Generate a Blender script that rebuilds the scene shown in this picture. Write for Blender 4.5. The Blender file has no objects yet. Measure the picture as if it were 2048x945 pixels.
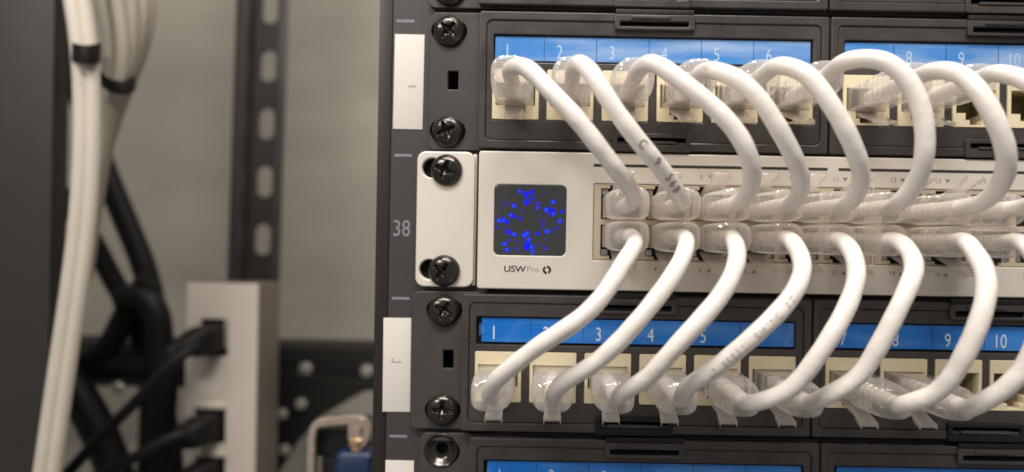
import bpy, math, random
from mathutils import Vector, Matrix
random.seed(4)
sc = bpy.context.scene
COL = sc.collection
K = 0.001                      # everything below is written in millimetres
PI = math.pi

# ------------------------------------------------------------------ camera
D = 205.0
cam_d = bpy.data.cameras.new('camera')
cam = bpy.data.objects.new('camera', cam_d); COL.objects.link(cam)
cam.location = Vector((13, -D, -1)) * K
cam.rotation_euler = (Matrix.Rotation(math.radians(-1.0), 3, 'Y') @ Matrix.Rotation(math.radians(90), 3, 'X')).to_euler()
cam_d.sensor_width = 36; cam_d.lens = 22.70
cam_d.shift_x = -0.03993; cam_d.shift_y = 0.00377
cam_d.clip_start = 0.005; cam_d.clip_end = 50
cam_d.dof.use_dof = True
cam_d.dof.focus_distance = 0.184
cam_d.dof.aperture_fstop = 6.2
sc.camera = cam

# ------------------------------------------------------------------ light
w = bpy.data.worlds.new('World'); sc.world = w; w.use_nodes = True
w.node_tree.nodes['Background'].inputs[0].default_value = (1.0, 0.94, 0.88, 1)
w.node_tree.nodes['Background'].inputs[1].default_value = 0.24
def area(name, loc, target, sx, sy, power, col):
    l = bpy.data.lights.new(name, 'AREA'); l.shape = 'RECTANGLE'
    l.size = sx * K; l.size_y = sy * K; l.energy = power; l.color = col
    o = bpy.data.objects.new(name, l); COL.objects.link(o)
    o.location = Vector(loc) * K
    d = Vector(target) - Vector(loc)
    o.rotation_euler = d.to_track_quat('-Z', 'Y').to_euler()
    return o
area('area_light', (10, -440, 700), (40, 0, 0), 640, 160, 8.7, (1.0, 0.935, 0.865))  # ceiling lamp, overhead and in front of the rack
area('area_light', (170, 10, 850), (-30, 520, 40), 500, 300, 5.2, (1.0, 0.94, 0.87))  # added lamp, placed to brighten the right of the back wall
area('area_light', (-420, -520, 420), (30, 0, 0), 260, 90, 2.6, (1.0, 0.95, 0.89))  # added front-left lamp for glints on the boots and softer lower shadows
sc.cycles.transparent_max_bounces = 40
sc.view_settings.view_transform = 'Standard'
sc.view_settings.look = 'None'
sc.view_settings.exposure = 0.0
sc.view_settings.gamma = 1.0
sc.view_settings.use_curve_mapping = False

# ------------------------------------------------------------------ materials
def mat(name, col, rough=0.5, metal=0.0, bump=0.0, bscale=900, var=0.0, vscale=60, coat=0.0,
        trans=0.0, ior=1.45, emit=None, estr=0.0, sss=0.0, rvar=0.0, aniso=None, spec=0.5):
    m = bpy.data.materials.new(name); m.use_nodes = True
    nt = m.node_tree; b = nt.nodes['Principled BSDF']
    b.inputs['Base Color'].default_value = (*col, 1)
    b.inputs['Roughness'].default_value = rough
    b.inputs['Metallic'].default_value = metal
    b.inputs['IOR'].default_value = ior
    b.inputs['Specular IOR Level'].default_value = spec
    b.inputs['Coat Weight'].default_value = coat
    b.inputs['Transmission Weight'].default_value = trans
    if sss:
        b.inputs['Subsurface Weight'].default_value = sss
        b.inputs['Subsurface Radius'].default_value = (0.003, 0.0024, 0.002)
        b.inputs['Subsurface Scale'].default_value = 0.5
    if emit:
        b.inputs['Emission Color'].default_value = (*emit, 1)
        b.inputs['Emission Strength'].default_value = estr
    tc = nt.nodes.new('ShaderNodeTexCoord')
    src = tc.outputs['Object']
    if aniso:
        mp = nt.nodes.new('ShaderNodeMapping'); mp.inputs['Scale'].default_value = aniso
        nt.links.new(src, mp.inputs['Vector']); src = mp.outputs['Vector']
    if var or rvar:
        n = nt.nodes.new('ShaderNodeTexNoise'); n.inputs['Scale'].default_value = vscale
        n.inputs['Detail'].default_value = 6; n.inputs['Roughness'].default_value = 0.65
        nt.links.new(src, n.inputs['Vector'])
        if var:
            r = nt.nodes.new('ShaderNodeMapRange')
            r.inputs['From Min'].default_value = 0.3; r.inputs['From Max'].default_value = 0.7
            r.inputs['To Min'].default_value = 1 - var; r.inputs['To Max'].default_value = 1 + var
            nt.links.new(n.outputs['Fac'], r.inputs['Value'])
            mx = nt.nodes.new('ShaderNodeVectorMath'); mx.operation = 'SCALE'
            mx.inputs[0].default_value = col
            nt.links.new(r.outputs[0], mx.inputs['Scale'])
            nt.links.new(mx.outputs[0], b.inputs['Base Color'])
        if rvar:
            r = nt.nodes.new('ShaderNodeMapRange')
            r.inputs['From Min'].default_value = 0.35; r.inputs['From Max'].default_value = 0.65
            r.inputs['To Min'].default_value = max(0.02, rough - rvar); r.inputs['To Max'].default_value = min(1, rough + rvar)
            nt.links.new(n.outputs['Fac'], r.inputs['Value'])
            nt.links.new(r.outputs[0], b.inputs['Roughness'])
    if bump:
        n2 = nt.nodes.new('ShaderNodeTexNoise'); n2.inputs['Scale'].default_value = bscale
        n2.inputs['Detail'].default_value = 3
        nt.links.new(src, n2.inputs['Vector'])
        bp = nt.nodes.new('ShaderNodeBump'); bp.inputs['Strength'].default_value = bump
        bp.inputs['Distance'].default_value = 0.0004
        nt.links.new(n2.outputs['Fac'], bp.inputs['Height'])
        nt.links.new(bp.outputs[0], b.inputs['Normal'])
    return m

M = {}
M['rail'] = mat('rail_powder_coat', (0.050, 0.045, 0.044), 0.42, bump=0.25, bscale=2600, var=0.10, vscale=40)
M['rail_edge'] = mat('rail_edge_black', (0.020, 0.016, 0.015), 0.45, bump=0.1, bscale=2000)
M['frame'] = mat('panel_frame_black', (0.055, 0.049, 0.047), 0.40, bump=0.15, bscale=2400, var=0.10, vscale=35, rvar=0.08)
M['plastic'] = mat('module_black_plastic', (0.050, 0.044, 0.042), 0.36, bump=0.08, bscale=3000, var=0.16, vscale=60, rvar=0.12)
M['black'] = mat('deep_black_plastic', (0.006, 0.005, 0.005), 0.55)
M['void'] = mat('dark_interior', (0.004, 0.004, 0.004), 0.9)
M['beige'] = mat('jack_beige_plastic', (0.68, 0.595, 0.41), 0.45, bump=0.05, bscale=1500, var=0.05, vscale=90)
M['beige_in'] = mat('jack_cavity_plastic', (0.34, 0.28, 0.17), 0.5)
M['blue'] = mat('blue_label_card', (0.002, 0.135, 0.50), 0.32, var=0.08, vscale=55, coat=0.5, rvar=0.15)
def scuff_and_glare(name, base, pale, lo, hi, sc_=(12, 12, 60)):
    """label card under a worn film: pale streaks, rubbed wear plus painted glare on the upper strip"""
    m = mat(name, base, 0.30, coat=0.5, rvar=0.12, vscale=55)
    nt = m.node_tree; b = nt.nodes['Principled BSDF']
    tc = nt.nodes.new('ShaderNodeTexCoord'); mp = nt.nodes.new('ShaderNodeMapping'); mp.inputs['Scale'].default_value = sc_; mp.inputs['Rotation'].default_value = (0, 0.5, 0)
    n = nt.nodes.new('ShaderNodeTexNoise'); n.inputs['Scale'].default_value = 3.0; n.inputs['Detail'].default_value = 5
    rp = nt.nodes.new('ShaderNodeMapRange'); rp.inputs['From Min'].default_value = 0.42; rp.inputs['From Max'].default_value = 0.72
    rp.inputs['To Min'].default_value = lo; rp.inputs['To Max'].default_value = hi
    mx = nt.nodes.new('ShaderNodeMix'); mx.data_type = 'RGBA'
    mx.inputs['A'].default_value = (*base, 1); mx.inputs['B'].default_value = (*pale, 1)
    nt.links.new(tc.outputs['Object'], mp.inputs['Vector']); nt.links.new(mp.outputs[0], n.inputs['Vector'])
    nt.links.new(n.outputs['Fac'], rp.inputs['Value']); nt.links.new(rp.outputs[0], mx.inputs['Factor'])
    nt.links.new(mx.outputs['Result'], b.inputs['Base Color'])
    return m
M['blue_low'] = scuff_and_glare('blue_label_card_clean', (0.001, 0.145, 0.56), (0.12, 0.34, 0.70), 0.0, 0.4)
M['blue_up'] = scuff_and_glare('blue_label_card_scuff_glare', (0.025, 0.20, 0.58), (0.36, 0.48, 0.68), 0.10, 0.75)  # paler base and stronger streaks paint glare on top of the scuffs
M['blue_line'] = mat('label_divider_ink', (0.006, 0.05, 0.20), 0.5)
M['print_white'] = mat('pale_print', (0.62, 0.72, 0.80), 0.5)
M['print_pale'] = mat('muted_pale_print', (0.40, 0.54, 0.74), 0.5)  # duller, bluer numerals than the lower strip
M['print_faint'] = mat('faint_print', (0.12, 0.30, 0.62), 0.5)
M['tick'] = mat('rail_grey_print', (0.20, 0.21, 0.24), 0.6, var=0.25, vscale=900)
M['paper'] = mat('white_tape', (0.66, 0.62, 0.58), 0.55, var=0.03, vscale=80)
M['ink'] = mat('black_ink', (0.03, 0.028, 0.026), 0.6)
M['ink_soft'] = mat('grey_ink', (0.22, 0.20, 0.18), 0.6)
M['ink_pale'] = mat('worn_grey_ink', (0.56, 0.515, 0.48), 0.6)
M['alu'] = mat('silver_grey_paint', (0.68, 0.63, 0.565), 0.42, metal=0.12, bump=0.05, bscale=4000, var=0.025, vscale=30, rvar=0.05)
M['alu_dark'] = mat('chassis_steel', (0.22, 0.18, 0.14), 0.5, metal=0.5)
M['portplastic'] = mat('port_block_plastic', (0.50, 0.43, 0.32), 0.45, var=0.05, vscale=90)
M['shield'] = mat('port_shield_metal', (0.45, 0.45, 0.47), 0.3, metal=0.9)
M['gold'] = mat('gold_contact', (0.75, 0.52, 0.20), 0.3, metal=1.0)
M['screen'] = mat('screen_glass', (0.045, 0.048, 0.055), 0.22, coat=0.3, rvar=0.05, vscale=25)
M['screw'] = mat('black_zinc_screw', (0.060, 0.055, 0.050), 0.19, metal=0.8, rvar=0.09, vscale=500, bump=0.15, bscale=1200)
M['cable'] = mat('white_cable_jacket', (0.80, 0.75, 0.705), 0.27, bump=0.9, bscale=190, var=0.03, vscale=60, sss=0.0)
def clear(name, col, milk, rough, bscale, bstr):
    """thin clear moulded plastic: see-through, slightly milky, sharp highlights"""
    m = bpy.data.materials.new(name); m.use_nodes = True
    nt = m.node_tree; out = nt.nodes['Material Output']; p = nt.nodes['Principled BSDF']
    p.inputs['Base Color'].default_value = (*col, 1); p.inputs['Roughness'].default_value = 0.35
    tr = nt.nodes.new('ShaderNodeBsdfTransparent'); tr.inputs[0].default_value = (0.95, 0.935, 0.915, 1)
    gl = nt.nodes.new('ShaderNodeBsdfGlossy'); gl.inputs['Roughness'].default_value = rough; gl.inputs[0].default_value = (1, 1, 1, 1)
    tc = nt.nodes.new('ShaderNodeTexCoord'); n = nt.nodes.new('ShaderNodeTexNoise'); n.inputs['Scale'].default_value = bscale; n.inputs['Detail'].default_value = 2
    bp = nt.nodes.new('ShaderNodeBump'); bp.inputs['Strength'].default_value = bstr; bp.inputs['Distance'].default_value = 0.0005
    fr = nt.nodes.new('ShaderNodeFresnel'); fr.inputs['IOR'].default_value = 1.55
    m1 = nt.nodes.new('ShaderNodeMixShader'); m1.inputs[0].default_value = milk
    m2 = nt.nodes.new('ShaderNodeMixShader')
    L = nt.links.new
    L(tc.outputs['Object'], n.inputs['Vector']); L(n.outputs['Fac'], bp.inputs['Height'])
    for q in (p, gl, fr): L(bp.outputs[0], q.inputs['Normal'])
    tl = nt.nodes.new('ShaderNodeBsdfTranslucent'); tl.inputs[0].default_value = (*col, 1)
    m0 = nt.nodes.new('ShaderNodeMixShader'); m0.inputs[0].default_value = 0.5
    L(p.outputs[0], m0.inputs[1]); L(tl.outputs[0], m0.inputs[2])
    L(tr.outputs[0], m1.inputs[1]); L(m0.outputs[0], m1.inputs[2])
    ge = nt.nodes.new('ShaderNodeNewGeometry'); mu = nt.nodes.new('ShaderNodeMath'); mu.operation = 'MULTIPLY'
    iv = nt.nodes.new('ShaderNodeMath'); iv.operation = 'SUBTRACT'; iv.inputs[0].default_value = 1.0
    L(ge.outputs['Backfacing'], iv.inputs[1]); L(iv.outputs[0], mu.inputs[0]); L(fr.outputs[0], mu.inputs[1])
    L(mu.outputs[0], m2.inputs[0]); L(m1.outputs[0], m2.inputs[1]); L(gl.outputs[0], m2.inputs[2])
    L(m2.outputs[0], out.inputs['Surface'])
    return m
M['boot'] = clear('clear_boot', (0.92, 0.885, 0.85), 0.25, 0.06, 300, 0.9)
M['plug'] = clear('clear_plug', (0.92, 0.88, 0.84), 0.34, 0.07, 300, 0.5)
M['wall'] = mat('cabinet_wall_paint', (0.31, 0.283, 0.24), 0.50, var=0.16, vscale=3.5, bump=0.05, bscale=800, aniso=(1.0, 1.0, 2.2))
M['strut'] = mat('strut_dark_paint', (0.024, 0.022, 0.021), 0.5, var=0.1, vscale=30)
M['strut_edge'] = mat('strut_flange_paint', (0.034, 0.030, 0.028), 0.45, var=0.1, vscale=30)
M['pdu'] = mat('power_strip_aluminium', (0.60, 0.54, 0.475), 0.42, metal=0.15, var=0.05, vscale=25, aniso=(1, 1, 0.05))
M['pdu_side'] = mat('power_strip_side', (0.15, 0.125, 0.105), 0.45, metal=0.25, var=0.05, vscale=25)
M['rubber'] = mat('black_rubber', (0.008, 0.007, 0.007), 0.5, spec=0.22)
M['bgblack'] = mat('black_steel_paint', (0.012, 0.011, 0.010), 0.55, var=0.1, spec=0.25)
M['zinc'] = mat('zinc_bolt', (0.36, 0.34, 0.30), 0.35, metal=0.4)
M['wcable'] = mat('grey_white_cable', (0.50, 0.455, 0.39), 0.45, var=0.04, vscale=50)
M['wcable_dim'] = mat('dull_grey_white_cable', (0.30, 0.27, 0.225), 0.5, var=0.06, vscale=50)  # darker tone of the white cable for the upper left bundle
M['copper'] = mat('copper_clip_metal', (0.46, 0.375, 0.32), 0.33, metal=0.5, var=0.25, vscale=300, bump=0.3, bscale=500)
M['brass'] = mat('brass_pin_metal', (0.62, 0.42, 0.24), 0.35, metal=0.6)
M['navy'] = mat('navy_blue_plastic', (0.006, 0.020, 0.062), 0.4)
M['dot_a'] = mat('screen_light_deep_blue', (0, 0, 0.2), 0.5, emit=(0.0, 0.0, 0.9), estr=0.8)
M['dot_b'] = mat('screen_light_azure', (0, 0, 0.2), 0.5, emit=(0.01, 0.07, 0.95), estr=0.9)
M['dot_c'] = mat('screen_light_violet', (0, 0, 0.2), 0.5, emit=(0.04, 0.02, 0.40), estr=0.8)
M['dot_h'] = mat('screen_light_halo', (0, 0, 0.1), 0.5, emit=(0.010, 0.020, 0.60), estr=0.8)

# ------------------------------------------------------------------ object helpers
W = {}                                        # world position (mm) of each object
def tag(o, label=None, cat=None, group=None, kind=None):
    if label: o['label'] = label
    if cat: o['category'] = cat
    if group: o['group'] = group
    if kind: o['kind'] = kind
    return o
def link(o, parent=None, loc=(0, 0, 0)):
    COL.objects.link(o); W[o.name] = Vector(loc)
    p = Vector((0, 0, 0))
    if parent:
        o.parent = parent; p = W[parent.name]
    o.location = (Vector(loc) - p) * K
    return o
def thing(name, loc, label, cat, group=None):
    o = bpy.data.objects.new(name, None); o.empty_display_size = 0.01
    link(o, None, loc)
    return tag(o, label, cat, group)

class MB:
    def __init__(s): s.v = []; s.f = []; s.m = []
    def add(s, vs, fs, mi=0):
        n = len(s.v); s.v += [tuple(v) for v in vs]
        s.f += [tuple(i + n for i in f) for f in fs]; s.m += [mi] * len(fs)
        return s
    def box(s, x0, x1, y0, y1, z0, z1, mi=0):
        return s.add([(x0,y0,z0),(x1,y0,z0),(x1,y1,z0),(x0,y1,z0),(x0,y0,z1),(x1,y0,z1),(x1,y1,z1),(x0,y1,z1)],
              [(0,3,2,1),(4,5,6,7),(0,1,5,4),(1,2,6,5),(2,3,7,6),(3,0,4,7)], mi)
    def rings(s, rings, cap=True, mi=0, closed=True):
        n = len(rings[0]); vs = [p for r in rings for p in r]; fs = []
        for i in range(len(rings) - 1):
            for j in range(n if closed else n - 1):
                a = i*n + j; b = i*n + (j+1) % n
                fs.append((a, b, b+n, a+n))
        if cap:
            fs.append(tuple(reversed(range(n)))); fs.append(tuple((len(rings)-1)*n + j for j in range(n)))
        return s.add(vs, fs, mi)
    def mesh(s, name, mats, smooth=None, bevel=0, recalc=True):
        me = bpy.data.meshes.new(name)
        me.from_pydata([(x*K, y*K, z*K) for x, y, z in s.v], [], s.f)
        if not isinstance(mats, (list, tuple)): mats = [mats]
        for m in mats: me.materials.append(m)
        me.polygons.foreach_set('material_index', s.m)
        if recalc:
            import bmesh
            b = bmesh.new(); b.from_mesh(me)
            bmesh.ops.recalc_face_normals(b, faces=b.faces)
            if bevel:
                es = [e for e in b.edges if len(e.link_faces) == 2 and e.calc_face_angle() > 0.6]
                bmesh.ops.bevel(b, geom=es, offset=bevel*K, segments=2, profile=0.6, affect='EDGES', clamp_overlap=True)
            b.to_mesh(me); b.free()
        if smooth is None and bevel: smooth = 40
        if smooth:
            me.polygons.foreach_set('use_smooth', [True]*len(me.polygons))
            me.set_sharp_from_angle(angle=math.radians(smooth))
        me.update()
        return me
    def build(s, name, mats, parent=None, loc=None, rel=False, **kw):
        """vertices are world mm unless rel (then local to loc)"""
        if loc is None: loc = W[parent.name] if parent else Vector((0,0,0))
        if not rel: s.v = [(x-loc[0], y-loc[1], z-loc[2]) for x, y, z in s.v]
        me = s.mesh(name, mats, **kw)
        return link(bpy.data.objects.new(name, me), parent, loc)
def inst(name, me, parent, loc, rot=None, scale=None):
    o = bpy.data.objects.new(name, me)
    link(o, parent, loc)
    if rot: o.rotation_euler = rot
    if scale: o.scale = scale
    return o

# 2-D outlines in (x, z)
def rrect(x0, z0, x1, z1, r=0, n=5):
    if r <= 0: return [(x0,z0),(x1,z0),(x1,z1),(x0,z1)]
    o = []
    for cx, cz, a in ((x1-r,z0+r,-90),(x1-r,z1-r,0),(x0+r,z1-r,90),(x0+r,z0+r,180)):
        for i in range(n+1):
            t = math.radians(a + 90*i/n); o.append((cx+r*math.cos(t), cz+r*math.sin(t)))
    return o
def circ(cx, cz, r, n=24): return [(cx+r*math.cos(2*PI*i/n), cz+r*math.sin(2*PI*i/n)) for i in range(n)]
def slot(cx, cz, hw, hh, n=8):
    r = min(hw, hh); return rrect(cx-hw, cz-hh, cx+hw, cz+hh, r, n)
def rj2(cx, cz, s):
    """wide switch port opening, tall step towards s"""
    p = [(-6.15,-3.6),(6.15,-3.6),(6.15,6.0),(3.4,6.0),(3.4,7.0),(-3.4,7.0),(-3.4,6.0),(-6.15,6.0)]
    p = [(cx+x, cz+z*s) for x, z in p]
    return p if s > 0 else p[::-1]
def rj(cx, cz, s, w=6.0, h=4.3, t=2.4):
    """RJ45 opening, notch towards s (+1 up, -1 down)"""
    p = [(-w,-h),(w,-h),(w,h),(3.2,h),(3.2,h+t*.6),(1.9,h+t*.6),(1.9,h+t),(-1.9,h+t),(-1.9,h+t*.6),(-3.2,h+t*.6),(-3.2,h),(-w,h)]
    p = [(cx+x, cz+z*s) for x, z in p]
    return p if s > 0 else p[::-1]

def curve_mesh(cd, name, yf, yb, ox=0, oz=0, mats=None, smooth=35):
    o = bpy.data.objects.new('tmp', cd); COL.objects.link(o)
    dg = bpy.context.evaluated_depsgraph_get()
    me = bpy.data.meshes.new_from_object(o.evaluated_get(dg))
    bpy.data.objects.remove(o)
    mid = (yf + yb) / 2
    for v in me.vertices:
        x, y, z = v.co; v.co = ((x+ox)*K, (-z+mid)*K, (y+oz)*K)
    me.name = name; me.materials.clear()
    for m in (mats if isinstance(mats, (list, tuple)) else [mats]): me.materials.append(m)
    if smooth:
        me.polygons.foreach_set('use_smooth', [True]*len(me.polygons))
        me.set_sharp_from_angle(angle=math.radians(smooth))
    me.update()
    return me
def plate_mesh(name, loops, yf, yb, mats, bevel=0.25, off=(0, 0)):
    cd = bpy.data.curves.new(name, 'CURVE'); cd.dimensions = '2D'; cd.fill_mode = 'BOTH'
    for lp in loops:
        sp = cd.splines.new('POLY'); sp.points.add(len(lp)-1)
        for p, (x, z) in zip(sp.points, lp): p.co = (x-off[0], z-off[1], 0, 1)
        sp.use_cyclic_u = True
    h = abs(yb-yf)/2
    bevel = min(bevel, h*0.9)
    cd.extrude = max(h-bevel, 0.0005); cd.bevel_depth = bevel; cd.bevel_resolution = 1; cd.offset = -bevel
    me = curve_mesh(cd, name, yf, yb, mats=mats)
    bpy.data.curves.remove(cd)
    return me
def plate(name, loops, yf, yb, mats, parent=None, bevel=0.25):
    """loops in world (x,z); object sits at its parent's position"""
    loc = W[parent.name] if parent else Vector((0,0,0))
    me = plate_mesh(name, loops, yf-loc[1], yb-loc[1], mats, bevel, (loc[0], loc[2]))
    return link(bpy.data.objects.new(name, me), parent, loc)
_tx = {}
def text_mesh(s, size, thick=0.0, sx=1.0, bold=0.0, m=None, shear=0.0):
    key = (s, size, sx, bold, m.name, shear)
    if key in _tx: return _tx[key]
    cd = bpy.data.curves.new('lettering', 'FONT'); cd.body = s; cd.size = size
    cd.align_x = 'CENTER'; cd.align_y = 'CENTER'; cd.extrude = 0.012; cd.offset = bold; cd.shear = shear
    cd.resolution_u = 4
    me = curve_mesh(cd, 'lettering', 0, 0, mats=m, smooth=None)
    for v in me.vertices: v.co.x *= sx
    bpy.data.curves.remove(cd); _tx[key] = me
    return me
def text(name, s, x, y, z, size, m, parent, sx=1.0, bold=0.0, rot=0):
    return inst(name, text_mesh(s, size, 0, sx, bold, m), parent, (x, y, z), rot=(0, rot, 0) if rot else None)

# ------------------------------------------------------------------ paths
def catmull(P, n=14):
    P = [Vector(p) for p in P]
    Q = [P[0]*2-P[1]] + P + [P[-1]*2-P[-2]]; out = []
    for i in range(1, len(Q)-2):
        p0, p1, p2, p3 = Q[i-1:i+3]
        t0 = 0; t1 = t0+max((p1-p0).length, .01)**.5; t2 = t1+max((p2-p1).length, .01)**.5; t3 = t2+max((p3-p2).length, .01)**.5
        for k in range(n):
            t = t1+(t2-t1)*k/n
            a1 = p0*((t1-t)/(t1-t0))+p1*((t-t0)/(t1-t0)); a2 = p1*((t2-t)/(t2-t1))+p2*((t-t1)/(t2-t1)); a3 = p2*((t3-t)/(t3-t2))+p3*((t-t2)/(t3-t2))
            b1 = a1*((t2-t)/(t2-t0))+a2*((t-t0)/(t2-t0)); b2 = a2*((t3-t)/(t3-t1))+a3*((t-t1)/(t3-t1))
            out.append(b1*((t2-t)/(t2-t1))+b2*((t-t1)/(t2-t1)))
    out.append(P[-1]); return out
def resample(L, step):
    out = [L[0].copy()]; acc = 0
    for a, b in zip(L, L[1:]):
        d = (b-a).length
        while acc + d >= step:
            t = (step-acc)/d; a = a.lerp(b, t); d = (b-a).length; acc = 0; out.append(a.copy())
        acc += d
    if (out[-1]-L[-1]).length > step*.3: out.append(L[-1].copy())
    return out
def smooth_path(L, it, keep=0.0):
    L = [p.copy() for p in L]
    lo = [i for i in range(len(L)) if (L[i]-L[0]).length > keep]; hi = [i for i in range(len(L)) if (L[i]-L[-1]).length > keep]
    a, b = lo[0], hi[-1]
    for _ in range(it):
        N = [p.copy() for p in L]
        for i in range(max(1, a), min(len(L)-1, b+1)): N[i] = L[i]*.5+(L[i-1]+L[i+1])*.25
        L = N
    return L
def frames(L, up=(0, 0, 1)):
    F = []; n = None
    for i, p in enumerate(L):
        t = (L[min(i+1, len(L)-1)]-L[max(i-1, 0)]).normalized()
        if n is None:
            n = Vector(up); n = (n-t*n.dot(t)).normalized()
        else: n = (n-t*n.dot(t)).normalized()
        F.append((p, t, n, t.cross(n)))
    return F
def tube(mb, L, r, n=12, mi=0, cap=True, wob=0.0, up=(0, 0, 1)):
    R = []; ph = random.random()*9
    for i, (p, t, u, v) in enumerate(frames(L, up)):
        rr = r(i/(len(L)-1)) if callable(r) else r
        if wob: rr *= 1+wob*math.sin(i*.55+ph)*math.sin(i*.23+ph*2)
        R.append([p+(u*math.cos(2*PI*k/n)+v*math.sin(2*PI*k/n))*rr for k in range(n)])
    return mb.rings(R, cap, mi)

# ------------------------------------------------------------------ screw (pan head, cross recess)
def screw_mesh():
    mb = MB(); NA, NR = 72, 20; R = 5.0; vs = []; fs = []
    def hgt(x, z):
        r = math.hypot(x, z)
        h = 2.6*math.sqrt(max(0, 1-(r/R)**2.6))
        d = 0
        for u, v in ((x, z), (z, x)):
            wdt = 0.86 - 0.10*abs(u); ln = 3.1
            e = min((wdt-abs(v))/0.28, (ln-abs(u))/0.5)
            d = max(d, min(1, max(0, e)))
        core = max(0, 1-r/1.7)
        depth = d*(1.15+1.1*max(0, 1-r/3.1)) + core*0.6
        return h-depth*0.9
    vs.append((0, -hgt(0, 0), 0))
    for i in range(1, NR+1):
        r = R*(i/NR)**0.92
        for j in range(NA):
            a = 2*PI*j/NA; x, z = r*math.cos(a), r*math.sin(a); vs.append((x, -hgt(x, z), z))
    for j in range(NA): vs.append((5.0*math.cos(2*PI*j/NA), 0.8, 5.0*math.sin(2*PI*j/NA)))
    for j in range(NA): fs.append((0, 1+j, 1+(j+1) % NA))
    for i in range(NR):
        for j in range(NA):
            a = 1+i*NA+j; b = 1+i*NA+(j+1) % NA; fs.append((a, a+NA, b+NA, b))
    mb.add(vs, fs)
    return mb.mesh('screw', M['screw'], smooth=50)
SCREW = screw_mesh()
def screw(parent, x, z, y, a, tilt=(0, 0)):
    return inst('screw', SCREW, parent, (x, y, z), rot=(math.radians(tilt[0]), math.radians(a), math.radians(tilt[1])))

# ================================================================== RACK RAIL
rail = thing('rack_rail', (-38, 0, -75), 'dark grey vertical rack rail printed with 38 and carrying white tape labels', 'rack rail')
holes = []
for zc in (92.9, 48.45, 4.6, -39.4, -83.4):
    for dz in (15.8, 0, -15.8): holes.append(rrect(-25.2, zc+dz-4.7, -16.0, zc+dz+4.7, 0.6))
plate('rail_face', [rrect(-39.0, -140, -7.5, 140, 0.4)] + holes, 0, 2.0, M['rail'], rail, 0.3)
mb = MB(); mb.box(-43.6, -39.3, 0.9, 28, -140, 140)
mb.build('rail_flange', M['rail_edge'], rail, bevel=0.5)
mb = MB(); mb.box(-9, -7.6, 2.2, 30, -140, 140); mb.build('rail_web', M['rail_edge'], rail, bevel=0.2)
for z in (67.7, 25.0, -20.4, -64.2): # unit ticks
    mb = MB(); mb.box(-37.8, -32.2, -0.02, 0.01, z-.42, z+.42); mb.build('unit_mark', M['tick'], rail)
mb = MB(); mb.box(-38.5, -9.2, 20, 21.5, -138, 138); mb.build('added_slot_backing', M['rail_edge'], rail)  # added dark plate so the ear slots do not show the bright wall
text('unit_number', '38', -35.1, -0.02, 1.6, 7.3, M['tick'], rail, sx=0.80, bold=0.02)
def sticker(x0, x1, z0, z1, tilt, mark):
    mb = MB(); cx, cz = (x0+x1)/2, (z0+z1)/2
    mb.box(-(x1-x0)/2, (x1-x0)/2, -0.10, 0.10, -(z1-z0)/2, (z1-z0)/2)
    o = mb.build('tape_label', M['paper'], rail, loc=(cx, -0.12, cz), rel=True, bevel=0.04)
    o.rotation_euler = (0, math.radians(tilt), 0)
    if mark:
        m2 = MB()
        for (a, b, c, d) in mark:
            m2.box(a, b, -0.013, 0.0, c, d)
        q = m2.build('handwritten_mark', M['ink_soft'], o, loc=(cx, -0.24, cz), rel=True, recalc=True)
    return o
sticker(-38.3, -28.9, 33.3, 63.4, 0.3, [(-0.2, 2.4, -1.7, -1.45), (0.2, 2.2, -1.15, -1.05)])
sticker(-40.2, -31.4, -56.4, -26.6, -0.3, [(-1.6, -1.3, 1.0, 2.1), (-1.6, 1.5, 0.75, 1.0)])
sticker(-38.9, -29.9, -101, -71.8, 0.2, None)

# ================================================================== PATCH PANELS
PITCH = 108.8; PP = 17.0
def jack_mesh():
    """beige keystone: front plate with RJ45 opening, cavity, contacts; origin at face centre"""
    me1 = plate_mesh('jack', [rrect(-7.2, -7.8, 7.2, 7.8, 0.35, 2), rj(0, 0.15, -1, 6.1, 3.6, 3.6)], -0.6, 2.2, M['beige'], 0.15)
    return me1
JACK = jack_mesh()
cv = MB()
cv.box(-6.7, -6.2, 1.9, 13, -8, 6); cv.box(6.2, 6.7, 1.9, 13, -8, 6); cv.box(-6.2, 6.2, 1.9, 13, 3.8, 4.3)
cv.box(-6.2, -3.3, 1.9, 13, -8, -3.4); cv.box(3.3, 6.2, 1.9, 13, -8, -3.4); cv.box(-3.3, 3.3, 1.9, 13, -8, -7.6); cv.box(-6.2, 6.2, 12.4, 13, -8, 6)
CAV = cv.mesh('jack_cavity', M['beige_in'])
cg = MB()
for k in range(8): cg.add([(-3.6+k*1.02-.17, 3.2, 5.4), (-3.6+k*1.02+.17, 3.2, 5.4), (-3.6+k*1.02+.17, 11, 1.6), (-3.6+k*1.02-.17, 11, 1.6)], [(0, 1, 2, 3)])
CON = cg.mesh('contacts', M['gold'], recalc=False)

def latch_loops(x0, zt, zb, sx0, sx1, sz0, sz1):
    return [rrect(x0, zb, x0+24.4, zt, 0.8, 3), rrect(x0+sx0, sz0, x0+sx1, sz1, 0.4, 2)]

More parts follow.
